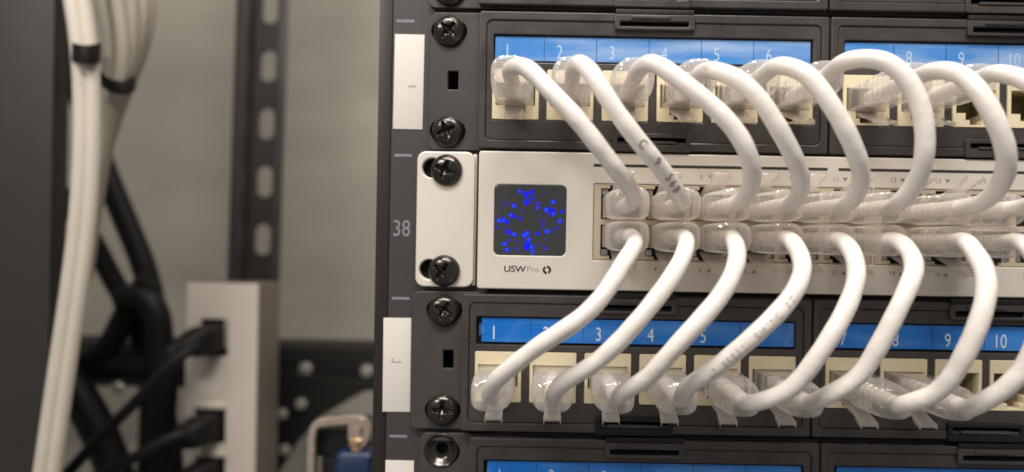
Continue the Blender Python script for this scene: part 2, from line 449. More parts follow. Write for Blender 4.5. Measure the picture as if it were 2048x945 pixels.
def patch_panel(x0, zc, label, nmod, first, screws, dshift, bl, low=False, group='black patch panels with blue number strips'):
    t = thing('patch_bay', (x0-20, 0, zc-21), label, 'patch panel', group)
    xe = x0-20.2; xr = x0+PITCH*nmod+60
    ring = []
    for dz in (15.7, -15.7): ring.append(slot(-20.7, zc+dz, 5.6, 3.4))
    lp = [rrect(xe, zc-21.6, xr, zc+21.6, 2.2)] + ring + [rrect(-20.9, zc-2.6, -17.6, zc+3.2, 0.3, 2)]
    for mI in range(nmod):
        lp.append(rrect(x0-1.2+PITCH*mI, zc-13.5, x0+101.5+PITCH*mI, zc+15, 0.5, 2))
    plate('panel_frame', lp, -2.1, -0.25, M['frame'], t, 0.25)
    mb = MB(); mb.box(x0-4.0, xr-20, -2.0, 26, zc+20.2, zc+21.3); mb.box(x0-4.0, xr-20, -2.0, 26, zc-21.3, zc-20.2)
    mb.build('frame_lip', M['frame'], t, bevel=0.2)
    for mI in range(nmod):
        ox = x0+PITCH*mI
        # carrier body with rounded outline
        lo = [rrect(ox-4.1, zc-21.2, ox+104.1, zc+21.2, 0.6, 3),
              rrect(ox-2.0, zc-18.6, ox+101.8, zc+18.6, 2.0)]
        plate('module_surround', lo, -5.2, -2.15, M['plastic'], t, 0.35)
        inner = [rrect(ox-1.9, zc-18.5, ox+101.7, zc+18.5, 1.9), rrect(ox+0.2, zc+5.6, ox+99.4, zc+14.3, 0.5, 2)]
        for k in range(6): inner.append(rrect(ox+PP*k-0.15, zc-12.3, ox+PP*k+14.55, zc+3.6, 0.3, 2))
        inner.append(rrect(ox+38.9, zc+16.9, ox+60.6, zc+18.1, 0.3, 2))
        plate('module_face', inner, -4.75, -2.15, M['plastic'], t, 0.3)
        mb = MB(); mb.box(ox-1.5, ox+101.2, -2.1, -1.6, zc-18.1, zc+18.1)
        # back sheet with jack holes left open by strips
        mb = MB(); mb.box(ox-1.5, ox+101.2, -2.3, -1.9, zc+3.7, zc+18.0); mb.box(ox-1.5, ox+101.2, -2.3, -1.9, zc-18.0, zc-12.4)
        mb.build('module_back', M['black'], t)
        # latches
        a = ox+37.6
        plate('latch', [rrect(a, zc+16.0, a+24.6, zc+20.6, 0.5, 2), rrect(a+1.6, zc+16.9, a+22.8, zc+18.6, 0.3, 2)], -6.1, -4.8, M['plastic'], t, 0.25)
        mb = MB(); mb.box(a+.2, a+24.4, -5.9, -4.8, zc+20.7, zc+22.3); mb.build('latch_bar', M['black'], t, bevel=0.2)  # black bar filling the band above the latch
        mb = MB(); mb.box(a+1.2, a+23.2, -4.75, -4.65, zc+17.0, zc+19.2); mb.build('latch_slot', M['void'], t)
        mb = MB(); mb.box(a+5, a+17, -6.6, -6.12, zc+19.2, zc+20.2); mb.build('latch_rib', M['plastic'], t, bevel=0.25)
        plate('latch', [rrect(a, zc-21.6, a+24.0, zc-16.0, 0.7, 3), rrect(a+1.5, zc-19.4, a+22.4, zc-17.3, 0.3, 2)], -6.0, -4.8, M['black'] if low else M['plastic'], t, 0.25)
        mb = MB(); mb.box(a+1.2, a+22.6, -4.75, -4.65, zc-19.6, zc-17.1); mb.build('latch_slot', M['void'], t)
        mb = MB(); mb.box(a+4, a+19.5, -6.3, -5.0, zc-19.2, zc-18.3); mb.build('latch_rib', M['plastic'], t, bevel=0.3)
        # label strip
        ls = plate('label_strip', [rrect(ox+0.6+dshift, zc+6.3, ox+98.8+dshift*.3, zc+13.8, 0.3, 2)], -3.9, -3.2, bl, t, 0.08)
        for k in range(6):
            cx = ox+0.6+dshift+16.3*(k+1)-1
            if k < 5:
                mb = MB(); mb.box(cx-.09, cx+.09, -3.94, -3.89, zc+6.4, zc+13.6); mb.build('divider', M['blue_line'], ls)
            text('numeral', str(first+mI*6+k), ox+4.4+dshift+16.3*k, -3.93, zc+9.0, 6.1, M['print_white'] if low else M['print_pale'], ls, sx=0.72, bold=-0.02)
        mb = MB()
        for k, q in enumerate((0, .55, 1.3, 2.2, 2.75, 3.6)):
            mb.box(ox+92.6+q, ox+92.6+q+.16, -3.935, -3.89, zc+7.9, zc+11.6)
        for k in range(3): mb.box(ox+93.0+k*1.3, ox+93.9+k*1.3, -3.935, -3.89, zc+9.4, zc+9.55)
        mb.build('small_print', M['print_faint'], ls)
        mb = MB()
        for k, q in enumerate((0, .5, 1.1)): mb.box(ox+1.2+q, ox+1.2+q+.14, -3.935, -3.89, zc+8.4+.3*k, zc+12.0-.2*k)
        mb.build('small_print', M['print_faint'], ls)
        for k in range(6):
            jx, jz = ox+PP*k+7.2, zc-4.35
            j = inst('keystone_jack', JACK, t, (jx, -4.4, jz))
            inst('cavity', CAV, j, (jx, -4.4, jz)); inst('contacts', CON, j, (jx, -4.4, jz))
    for (dz, a, tl) in screws: screw(t, -20.7, zc+dz, -2.1, a, tl)
    return t

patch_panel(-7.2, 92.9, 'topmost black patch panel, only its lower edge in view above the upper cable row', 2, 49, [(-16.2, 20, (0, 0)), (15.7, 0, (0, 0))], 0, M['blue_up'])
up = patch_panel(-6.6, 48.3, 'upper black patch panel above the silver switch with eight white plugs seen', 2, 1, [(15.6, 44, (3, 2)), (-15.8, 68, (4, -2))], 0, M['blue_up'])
lo = patch_panel(-10.5, -39.4, 'lower black patch panel directly under the silver switch with bright blue strip', 2, 1, [(15.6, 30, (-4, 3)), (-15.5, 5, (-6, 2))], 1.2, M['blue_low'], True)
bt = patch_panel(-7.4, -83.9, 'lowest black patch panel with an empty screw hole, cut off by the view', 2, 1, [(-15.6, 12, (0, 0))], 0.6, M['blue_low'])
# empty screw hole cup of the lowest panel
mb = MB(); R = []
for r, y in ((5.3, -2.4), (5.0, -2.7), (4.4, -2.3), (3.2, -0.8), (2.5, -0.5), (2.0, -0.6), (1.9, 4.0)):
    R.append([(-20.9+r*math.cos(2*PI*k/32), y, -67.6+r*math.sin(2*PI*k/32)) for k in range(32)])
mb.rings(R, cap=False); mb.build('hole_cup', M['screw'], bt, smooth=60)
mb = MB(); mb.add([(-20.9+2.2*math.cos(2*PI*k/20), 2.0, -67.6+2.2*math.sin(2*PI*k/20)) for k in range(20)], [tuple(range(20))]); mb.build('hole_bottom', M['void'], bt, recalc=False)

# ================================================================== SWITCH
sw = thing('network_switch', (-30, 0, -16.5), 'silver grey network switch with a dark square screen showing blue dots', 'network switch')
ZS = 4.8
ear = plate('mounting_ear', [rrect(-29.9, -16.3, -11.7, 26.1, 2.8, 7),
      [(-25.2+3.1*math.cos(a), 20.9+3.1*math.sin(a)) for a in [math.radians(q) for q in range(60, 301, 20)]] + [(-18.5, 17.9), (-18.5, 22.6)],
      [(-25.6+3.1*math.cos(a), -10.9+3.1*math.sin(a)) for a in [math.radians(q) for q in range(60, 301, 20)]] + [(-18.5, -13.9), (-18.5, -9.2)]], -3.0, -0.3, M['alu'], sw, 0.45)
for za, zb in ((16, 25), (-16, -7)):
    mb = MB(); mb.box(-28.8, -17, -0.28, -0.22, za, zb); mb.build('hole_shade', M['void'], sw)  # black sheet standing in for the shade behind the ear holes
mb = MB(); mb.box(-12.4, -11.2, -2.0, 30, -15.8, 25.6); mb.build('ear_return', M['alu'], sw, bevel=0.4)
screw(sw, -20.7, 20.2, -3.0, 22, (3, -4)); screw(sw, -20.9, -11.3, -3.0, 38, (4, -4))
XR = 420
cols = [33.9+13.86*k for k in range(6)] + [121.0+13.86*k for k in range(6)] + [208.2+13.86*k for k in range(6)]
face = [rrect(-10.3, -16.4, XR, 26.2, 0.8, 3), rrect(-5.3, -6.0, 17.0, 15.9, 1.7)]
BL = [(25.4, 33.9+5*13.86+8.5), (112.4, 121.0+5*13.86+8.5), (199.6, 208.2+5*13.86+8.5)]
for a, b in BL: face.append(rrect(a, -7.0, b, 16.7, 0.3, 2))
plate('face_plate', face, -5.2, -3.2, M['alu'], sw, 0.35)
mb = MB(); mb.box(-9.2, XR-1, -2.9, 220, -15.6, 25.2); o = mb.build('chassis', M['alu_dark'], sw, bevel=0.4)
# port blocks
for bi, (a, b) in enumerate(BL):
    cs = cols[bi*6:bi*6+6]
    lp = [rrect(a+.15, -6.85, b-.15, 16.55, 0.2, 2)]
    for c in cs:
        lp.append(rj2(c, ZS+4.45, 1)); lp.append(rj2(c, ZS-4.45, -1))
    plate('port_block', lp, -4.9, -3.0, M['portplastic'], sw, 0.12)
    for c in cs:
        mb = MB()
        for s in (1, -1):
            zc_ = ZS+4.45*s
            mb.box(c-6.1, c+6.1, -3.05, -2.95, min(zc_-3.9*s, zc_+7.05*s), max(zc_-3.9*s, zc_+7.05*s))
        mb.build('port_cavity', M['void'], sw)
        mb = MB()
        for s in (1, -1):
            zz = ZS+4.45*s+4.3*s
            for q in (-1, 1): mb.box(c+q*4.9-1.0, c+q*4.9+1.0, -4.0, -3.6, zz-.9+.6*s, zz+.9+.6*s)
        mb.build('port_shield', M['shield'], sw, bevel=0.1)
# print on the face
mb = MB(); mb.box(25.2, 97.6, -5.23, -5.19, 21.85, 22.75); mb.build('indicator_line', M['ink'], sw)
mb = MB(); mb.box(101.0, 186.0, -5.23, -5.19, 21.85, 22.75); mb.build('indicator_line', M['ink'], sw)
for k, c in enumerate(cols[:12]):
    text('port_number', str(2*k+1), c-3.0, -5.22, 19.2, 2.1, M['ink_soft'], sw)
    text('port_number', str(2*k+2), c-3.0, -5.22, -9.6, 2.1, M['ink_soft'], sw)
    for z, s in ((19.2, 1), (-9.6, -1)):
        mb = MB(); mb.add([(c-.9, -5.22, z+.6*s), (c+.7, -5.22, z+.6*s), (c-.1, -5.22, z-.6*s)], [(0, 1, 2)]); mb.build('port_arrow', M['ink_soft'], sw)
text('model_lettering', 'USW', 1.35, -5.22, -10.3, 2.75, M['ink'], sw, sx=1.12, bold=0.05)
text('model_lettering', 'Pro', 6.95, -5.22, -10.3, 2.65, M['ink_soft'], sw, sx=1.0, bold=-0.02)
# ring emblem split by a bolt
mb = MB(); cx, cz = 11.3, -10.35
for (a0, a1) in ((-66, 92), (114, 272)):
    n = 14
    for i in range(n):
        t0, t1 = [math.radians(a0+(a1-a0)*q/n) for q in (i, i+1)]
        def rin(t): return 0.62
        mb.add([(cx+1.34*math.cos(t0), -5.22, cz+1.34*math.sin(t0)), (cx+1.34*math.cos(t1), -5.22, cz+1.34*math.sin(t1)),
                (cx+0.60*math.cos(t1), -5.22, cz+0.60*math.sin(t1)), (cx+0.60*math.cos(t0), -5.22, cz+0.60*math.sin(t0))], [(0, 1, 2, 3)])
mb.add([(cx+.25, -5.22, cz+.9), (cx+.75, -5.22, cz+.15), (cx+.62, -5.22, cz+.75)], [(0, 1, 2)])
mb.add([(cx-.25, -5.22, cz-.9), (cx-.75, -5.22, cz-.15), (cx-.62, -5.22, cz-.75)], [(0, 1, 2)])
mb.build('ring_emblem', M['ink'], sw, recalc=False)
# screen
scr = plate('screen', [rrect(-5.2, -5.9, 16.9, 15.8, 1.6)], -4.95, -3.4, M['screen'], sw, 0.12)
DOTS = [(315,148,15,'b'),(372,174,24,'a'),(425,152,18,'a'),(428,208,14,'a'),(380,242,22,'a'),(265,280,18,'b'),(482,258,24,'c'),(474,296,14,'b'),
 (616,240,18,'b'),(555,314,20,'b'),(604,318,24,'a'),(620,345,18,'b'),(695,325,15,'a'),(680,414,18,'b'),(240,365,16,'b'),(260,376,18,'a'),(322,392,14,'a'),
 (140,418,20,'b'),(178,412,18,'b'),(204,426,18,'a'),(122,478,16,'c'),(218,520,20,'a'),(222,548,14,'c'),(274,542,18,'b'),(386,532,22,'b'),(362,550,20,'b'),(404,588,18,'b'),
 (480,532,16,'a'),(566,510,20,'b'),(655,478,18,'c'),(528,438,18,'c'),(498,402,12,'c'),(188,628,18,'b'),(210,684,18,'b'),(288,672,16,'c'),(392,620,22,'a'),(384,655,24,'a'),(428,650,16,'b'),
 (438,684,15,'b'),(440,708,12,'b'),(556,664,18,'c'),(520,640,10,'c'),(238,596,16,'c'),(316,614,13,'c'),(278,600,8,'c'),(210,255,14,'c'),(172,275,12,'c'),(288,300,10,'c'),(345,330,12,'c'),(480,192,10,'c'),(532,162,9,'c'),
 (580,360,12,'c'),(614,368,10,'c'),(550,400,8,'c'),(606,495,12,'c'),(530,478,12,'c'),(556,580,10,'c'),(470,660,9,'c'),(450,622,9,'c'),(490,634,8,'c'),(182,494,10,'c'),(212,466,10,'c'),(124,372,7,'c'),(188,384,10,'c'),(142,232,6,'c'),(500,350,7,'c'),(660,524,6,'c'),(350,102,6,'c'),(332,706,8,'c'),(362,272,12,'c'),(440,245,12,'c')]
for kind in 'habc':
    mb = MB()
    for (px, py, r, c) in DOTS:
        if (kind == 'h' and c == 'c') or (kind != 'h' and c != kind): continue
        x = -5.2+(px-95)/637*22.1; z = 15.8-(py-90)/640*21.7
        rr = r/637*22.1*(1.32 if kind == 'h' else 0.85 if kind != 'c' else 0.95)
        rr = min(rr, x+5.1, 16.8-x)
        y = {'h': -4.965, 'a': -5.01, 'b': -4.995, 'c': -4.98}[kind]
        z = max(z, -5.8+rr)
        mb.add([(x+rr*math.cos(2*PI*k/14), y, z+rr*math.sin(2*PI*k/14)) for k in range(14)], [tuple(range(14))[::-1]])
    mb.build('screen_dots', M['dot_'+kind], scr, recalc=False)

# ================================================================== PATCH CABLES
CR = 2.22
def plug_meshes():
    out = {}
    for s in (1, -1):            # s: side of the locking tab
        mb = MB(); mb.box(-5.75, 5.75, -8.5, 8.0, -3.3, 3.3)
        body = mb.mesh('plug', M['plug'], bevel=0.35)
        mb = MB(); R = []
        for (y, z, w, th) in ((6, 3.4, 3.0, .9), (0, 4.2, 3.0, 1.0), (-6, 6.2, 2.9, 1.0), (-9.5, 7.6, 2.3, .9), (-13, 9.0, 2.4, .9), (-13.8, 9.3, 2.3, .7)):
            R.append([(-w, y, s*z), (w, y, s*z), (w, y+.2, s*(z+th)), (-w, y+.2, s*(z+th))])
        mb.rings(R)
        for q in (-1, 1): mb.rings([[(q*2.0, -9, s*7.6), (q*2.4, -9, s*7.6), (q*2.4, -9, s*9.1), (q*2.0, -9, s*9.1)], [(q*2.2, -13.6, s*9.0), (q*2.6, -13.6, s*9.0), (q*2.6, -13.6, s*10.7), (q*2.2, -13.6, s*10.7)]])
        tab = mb.mesh('locking_tab', M['plug'], bevel=0.18)
        out[s] = (body, tab)
    mb = MB()
    for k in range(8): mb.box(-3.57+k*1.02-.15, -3.57+k*1.02+.15, -3, 7.5, -.15, .15)
    out['w'] = mb.mesh('wires', M['gold'])
    return out
PLUG = plug_meshes()
def cable_sweep(L, name, m, parent, r=CR, n=20, wob=0.026):
    mb = MB(); tube(mb, L, r, n, wob=wob, up=(0, 0, 1)); return mb.build(name, m, parent, smooth=60)
def boot(L, parent, plugname):
    """ribbed clear boot swept along the first stretch of the cable"""
    acc = [0]
    for a, b in zip(L, L[1:]): acc.append(acc[-1]+(b-a).length)
    F = frames(L); R = []; N = 28
    S0, S1 = 4.0, 26.0
    st = [S0+(S1-S0)*i/78 for i in range(79)]
    def at(s):
        for i in range(len(acc)-1):
            if acc[i+1] >= s:
                t = (s-acc[i])/(acc[i+1]-acc[i]); p = L[i].lerp(L[i+1], t)
                return p, F[i]
    for s in st:
        p, (_, t, u, v) = at(s)
        q = (s-S0)/(S1-S0)
        hw = 5.45 + 0.2*math.sin(min(1, q*1.6)*PI) ; hh = 3.75+0.3*min(1, q*2)
        if q > 0.66:
            e = ((q-.66)/.34)**1.5; hw = hw*(1-e)+4.5*e; hh = hh*(1-e)+4.2*e
        ex = 5.5 if q < .5 else 5.5-2.9*min(1, (q-.5)/.5)
        rib = 1.0
        if 0.30 < q < 0.92: rib = 1.04-0.12*abs(math.sin((q-.3)/.62*PI*5))**3
        if q > 0.965: rib = 0.86
        ring = []
        for k in range(N):
            a = 2*PI*k/N; ca, sa = math.cos(a), math.sin(a)
            x = abs(ca)**(2/ex)*math.copysign(1, ca)*hw*rib; z = abs(sa)**(2/ex)*math.copysign(1, sa)*hh*rib
            ring.append(p+v*x*(1)+u*z)
        R.append(ring)
    # hollow end collar: fold the last ring inward to the cable
    p, (_, t, u, v) = at(S1-.2)
    R.append([p+(v*math.cos(2*PI*k/N)+u*math.sin(2*PI*k/N))*(CR+.05) for k in range(N)])
    p, (_, t, u, v) = at(S1-3.0)
    mb = MB(); mb.rings(R, cap=False)
    return mb.build('boot', M['boot'], parent, smooth=45)

def plug_end(root, port, tab, L):
    x, y, z = port
    pl = inst('plug', PLUG[tab][0], root, (x, y, z))
    inst('locking_tab', PLUG[tab][1], pl, (x, y, z)); inst('wires', PLUG['w'], pl, (x, y, z))
    boot(L, pl, 'boot')
CABLES = {}
def patch_cable(pa, ta, pb, tb, mids, label, r=CR):
    """pa, pb: port face points; mids: points along the slack"""
    root = thing('patch_cable', (pa[0], pa[1], pa[2]), label, 'patch cable', 'white patch cables between the patch panels and the switch')
    A = [Vector((pa[0], pa[1]-y, pa[2])) for y in (2, 12, 22, 28)]
    B = [Vector((pb[0], pb[1]-y, pb[2])) for y in (26, 18, 10, 2)]
    L = catmull(A+[Vector(m) for m in mids]+B)
    L = resample(L, 1.0); L = smooth_path(L, 26, 18.0)
    p1, p2, p3 = [random.random()*6 for _ in range(3)]; am = 0.25+random.random()*0.25
    for i in range(len(L)):                       # slight hand-bent waviness of the slack
        e = max(0, min(1, (i-26)/20, (len(L)-26-i)/20)); e = e*e
        L[i] = L[i]+Vector((math.sin(i*.16+p1), math.sin(i*.13+p2), math.sin(i*.19+p3)))*am*e
    L = resample(L, 1.0)
    cable_sweep(L, 'cable', M['cable'], root, r)
    plug_end(root, pa, ta, L); plug_end(root, pb, tb, L[::-1])
    CABLES[label] = (root, L)
    return root, L
def UP(k): return (up_x(k), -5.0, 48.3-4.2)
def up_x(k): return -6.6+7.2+(k if k < 6 else k-6)*PP+(PITCH if k >= 6 else 0)
def LOP(k): return (-10.5+7.2+(k if k < 6 else k-6)*PP+(PITCH if k >= 6 else 0), -5.0, -39.4-4.0)
def ST(k): return (cols[k], -5.0, ZS+4.45)
def SB(k): return (cols[k], -5.0, ZS-4.45)
ordn = ['first', 'second', 'third', 'fourth', 'fifth', 'sixth', 'seventh', 'eighth', 'ninth', 'tenth']
UPM = [
 [(5.9,-46.0,41.5), (10.9,-50.0,35.7), (16.4,-52.0,30.0), (21.2,-52.0,24.2), (26.3,-50.0,18.1), (31.0,-45.0,13.2), (34.2,-38.0,10.3)],
 [(18.9,-46.0,43.0), (21.8,-50.0,38.8), (25.7,-52.0,32.5), (31.2,-52.0,25.5), (35.7,-50.0,20.1), (40.9,-45.0,14.6), (46.5,-38.0,9.6)],
 [(36.5,-46.0,43.3), (39.1,-49.0,41.3), (44.6,-52.0,36.4), (50.3,-53.0,31.0), (55.7,-53.0,24.6), (59.6,-52.0,18.4), (61.8,-47.0,14.2), (61.9,-40.0,10.4)],
 [(52.4,-46.0,41.6), (55.4,-50.0,38.8), (60.5,-52.0,33.2), (66.0,-52.0,26.7), (71.0,-50.0,20.7), (74.7,-45.0,15.2), (75.7,-38.0,10.2)],
 [(68.8,-46.0,43.5), (72.9,-50.0,40.0), (77.6,-52.0,33.1), (82.5,-52.0,26.1), (86.1,-50.0,19.1), (89.1,-45.0,13.6), (89.4,-38.0,9.4)],
 [(84.9,-46.0,45.0), (89.5,-49.0,44.6), (94.2,-52.0,40.3), (98.6,-53.0,33.6), (100.7,-53.0,26.6), (100.8,-52.0,19.2), (101.4,-47.0,13.7), (100.9,-40.0,9.5)],
 [(107.6,-46.0,42.5), (111.0,-54.0,37.6), (114.7,-57.0,28.3), (118.4,-54.0,18.4), (121.8,-44.0,10.9)],
 [(122.4,-46.0,42.2), (125.1,-54.0,37.2), (128.2,-57.0,27.4), (131.3,-54.0,17.5), (134.3,-44.0,10.5)],
 [(137.1,-46.0,42.4), (139.1,-54.0,37.5), (141.9,-57.0,27.6), (145.3,-54.0,17.7), (149.2,-44.0,10.8)],
]
LOM = [
 [(-0.9,-43.0,-36.1), (3.2,-46.0,-32.8), (11.2,-50.0,-26.2), (19.5,-52.0,-19.3), (25.9,-51.0,-12.6), (31.2,-47.0,-5.9), (34.4,-39.0,-1.1)],
 [(15.2,-43.0,-37.1), (21.3,-46.0,-33.1), (28.2,-50.0,-26.3), (35.0,-52.0,-18.2), (40.4,-51.0,-11.0), (45.0,-47.0,-4.3), (47.5,-39.0,-0.4)],
 [(31.7,-43.0,-38.3), (34.9,-46.0,-35.8), (39.3,-50.0,-30.5), (44.7,-53.0,-23.6), (50.4,-53.0,-16.4), (55.1,-52.0,-9.2), (58.6,-47.0,-3.2), (59.0,-40.0,-0.2)],
 [(47.4,-43.0,-37.0), (50.8,-46.0,-33.9), (56.3,-50.0,-27.5), (62.0,-53.0,-22.0), (67.8,-53.0,-16.1), (71.5,-52.0,-9.7), (74.0,-47.0,-3.8), (73.8,-40.0,0.1)],
 [(65.3,-43.0,-41.0), (71.6,-46.0,-36.8), (76.2,-50.0,-29.2), (80.4,-52.0,-21.6), (84.5,-51.0,-12.6), (87.6,-47.0,-5.3), (88.1,-39.0,-0.2)],
 [(81.1,-43.0,-39.7), (87.1,-46.0,-34.4), (91.2,-50.0,-26.3), (95.3,-52.0,-17.5), (98.4,-51.0,-9.7), (101.3,-47.0,-4.3), (102.2,-39.0,0.3)],
 [(100.3,-44.0,-40.8), (105.4,-50.0,-36.6), (109.2,-55.0,-26.6), (111.7,-57.0,-15.3), (113.5,-55.0,-6.8), (115.7,-46.0,-0.2)],
 [(117.1,-44.0,-41.5), (121.0,-50.0,-36.3), (124.3,-55.0,-25.7), (126.3,-57.0,-13.9), (127.7,-55.0,-6.5), (129.2,-46.0,0.1)],
 [(132.7,-44.0,-41.3), (136.6,-50.0,-36.0), (139.4,-55.0,-25.5), (141.2,-57.0,-13.6), (142.8,-55.0,-6.3), (145.2,-46.0,0.4)],
]
for k in range(8):
    ex = {0: 'leftmost ', 1: 'black-lettered '}.get(k, '')
    patch_cable(UP(k), -1, ST(k), 1, UPM[k], '%swhite patch cable looping from %s upper panel port down to switch top row' % (ex, ordn[k]))
for k in range(8):
    ex = {0: 'leftmost ', 3: 'grey-lettered '}.get(k, '')
    patch_cable(LOP(k), -1, SB(k), -1, LOM[k], '%swhite patch cable from %s lower panel port up to switch bottom row' % (ex, ordn[k]))

def cable_print(key, s, start, size, ang, m, gap=1.0, flip=False):
    """lettering wrapped on a cable; ang = angle from the camera-facing line"""
    root, L = key
    acc = [0]
    for a, b in zip(L, L[1:]): acc.append(acc[-1]+(b-a).length)
    F = frames(L, (0, 0, 1))
    mb = MB()
    pos = start
    for ch in s:
        if ch == ' ': pos += size*.5*gap; continue
        me = text_mesh(ch, size, 0, 0.9, 0.0, m)
        vs = []
        for v in me.vertices:
            gx, gz = v.co.x/K, v.co.z/K
            if flip: gx, gz = -gx, -gz
            sp = pos+gx
            i = 0
            while i < len(acc)-2 and acc[i+1] < sp: i += 1
            t_ = (sp-acc[i])/(acc[i+1]-acc[i]); p = L[i].lerp(L[i+1], t_); t = F[i][1]
            cdir = (Vector((13, -D, -1))-p); cdir = (cdir-t*cdir.dot(t)).normalized()
            side = t.cross(cdir)*-1
            a = ang+gz/CR
            vs.append(p+(cdir*math.cos(a)+side*math.sin(a))*(CR*1.014+.03))
        mb.add(vs, [tuple(p.vertices) for p in me.polygons])
        pos += size*.68*gap*(1)
    return mb.build('cable_print', m, root, recalc=False)
keys = list(CABLES)
cable_print(CABLES[keys[1]], 'C  9  568', 66, 3.2, 0.15, M['ink_soft'], gap=1.0)
cable_print(CABLES[keys[11]], 'IITZ/032(1  SWIND/2Z', 42, 2.3, -0.25, M['ink_pale'], gap=1.0, flip=True)
cable_print(CABLES[keys[3]], 'I NU', 33, 2.6, 0.4, M['ink_pale'], gap=1.0)

# ================================================================== BACKGROUND
mb = MB(); mb.box(-1600, 1500, 520, 535, -1300, 1300)
tag(mb.build('cabinet_wall', M['wall'], None), kind='structure')

def oriented(name, label, cat, base, tilt, group=None):
    t = thing(name, base, label, cat, group)
    t.rotation_euler = (0, math.radians(tilt), 0)
    return t
# slotted strut: channel profile, slots 48 mm apart
B0 = (-228.2,335.0,140.4)
st = thing('slotted_strut', B0, 'dark vertical strut with a row of oval slots behind the rack, left of the rail', 'strut')
hol = []
SP = 48.4
for k in range(-9, 9): hol.append(slot(0.6, SP*k, 6.6, 13.0))
me = plate_mesh('slotted_web', [rrect(-11.5, -400, 12, 420, 0.3, 2)]+hol, 0, 3, M['strut'], 0.4)
inst('slotted_web', me, st, B0)
mb = MB(); mb.box(-21, -12.5, -14, -11.5, -400, 420); mb.box(-14.5, -11.7, -11.4, 3, -400, 420); mb.build('flange', M['strut_edge'], st, loc=B0, rel=True, bevel=0.5)
mb = MB(); mb.box(12.2, 15, -11.4, 3, -400, 420); mb.box(13, 21, -14, -11.5, -400, 420); mb.build('flange', M['strut_edge'], st, loc=B0, rel=True, bevel=0.5)
st.rotation_euler = (0, math.radians(0.9), 0)

# horizontal rail behind
HR = thing('horizontal_rail', (-267.6,360.0,-115.2), 'black horizontal rail with bright bolts crossing behind the power strip', 'rail')
z1 = (-267.9,360.0,-97.7)[2]; z0 = (-267.2,360.0,-134.9)[2]
mb = MB(); mb.box(-560, -10, 355, 361, z0, z1); mb.box(-560, -10, 361, 400, z1-4, z1); mb.build('rail_body', M['bgblack'], HR, bevel=0.8)
def bolt(parent, p, r=6):
    mb = MB(); R = []
    for rr, y in ((r, 0), (r, -2.4), (r*.82, -3.8), (0.2, -4.4)): R.append([(p[0]+rr*math.cos(2*PI*k/6+.3), p[1]+y, p[2]+rr*math.sin(2*PI*k/6+.3)) for k in range(6)])
    mb.rings(R); mb.build('bolt', M['zinc'], parent)
for p in ((-198.7,354.0,-116.3), (-145.5,354.0,-117.1), (-360.7,354.0,-135.6), (-373.1,354.0,-98.5)): bolt(HR, p)
# diagonal brace
BRC = thing('diagonal_brace', (-182.5,345.0,-166.2), 'black diagonal brace dropping left from the horizontal rail behind the copper clip', 'brace')
a, b, c_, d = (-135.0,340.0,-123.8), (-222.3,340.0,-203.4), (-232.1,340.0,-123.4), (-156.7,340.0,-92.5)
pts = [(-130.8,340.0,-124.1), (-155.9,340.0,-138.5), (-182.6,340.0,-155.4), (-201.2,340.0,-178.1), (-222.1,340.0,-213.9), (-264.2,340.0,-218.9), (-252.9,340.0,-140.6), (-215.3,340.0,-116.7)]
me = plate_mesh('brace_plate', [[(p[0], p[2]) for p in pts][::-1]], 338, 344, M['bgblack'], 0.5, (W[BRC.name][0], W[BRC.name][2]))
for v in me.vertices: v.co.y -= W[BRC.name][1]*K
inst('brace_plate', me, BRC, W[BRC.name])
for p in ((-195.6,337.0,-142.2), (-211.4,337.0,-150.9), (-208.7,337.0,-181.1)): bolt(BRC, p, 5)

# power strip
PF = 245
x0, x1 = (-241.6,245.0,-102.9)[0], (-192.2,245.0,-102.1)[0]; zt = (-218.4,245.0,-35.6)[2]
ps = thing('power_strip', (x0, PF, zt-330), 'silver grey vertical power strip with black plugs pushed in, lower left', 'power strip')
sock = [(-221.9,245.0,-73.3), (-223.6,245.0,-134.7), (-223.4,245.0,-166.7)]
sock.append((sock[2][0], PF, sock[2][2]-40))
hw = [(9.5, 13), (10.5, 12.5), (10.5, 11), (10.5, 12)]
lp = [rrect(x0, zt-330, x1, zt, 1.0, 3)]
for (p, (a, b)) in zip(sock, hw): lp.append(rrect(p[0]-a, p[2]-b, p[0]+a, p[2]+b, 1.0, 2))
plate('front_face', lp, PF, PF+2.0, M['pdu'], ps, 0.5)
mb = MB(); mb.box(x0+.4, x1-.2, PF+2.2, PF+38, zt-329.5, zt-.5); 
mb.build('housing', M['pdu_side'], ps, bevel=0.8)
for i, (p, (a, b)) in enumerate(zip(sock, hw)):
    mb = MB(); mb.box(p[0]-a, p[0]+a, PF+1.9, PF+2.15, p[2]-b, p[2]+b); mb.build('socket', M['void'], ps)
    mb = MB(); mb.box(p[0]-a, p[0]+a, PF-1.8, PF+.2, p[2]+b-.4, p[2]+b+3.6)
    if i: mb.build('socket_rim', M['wcable'], ps, bevel=0.6)
    else:
        mb = MB(); mb.box(p[0]+a-2, p[0]+a-.2, PF-1.2, PF+.2, p[2]-b+6, p[2]+b); mb.build('socket_rim', M['zinc'], ps, bevel=0.4)

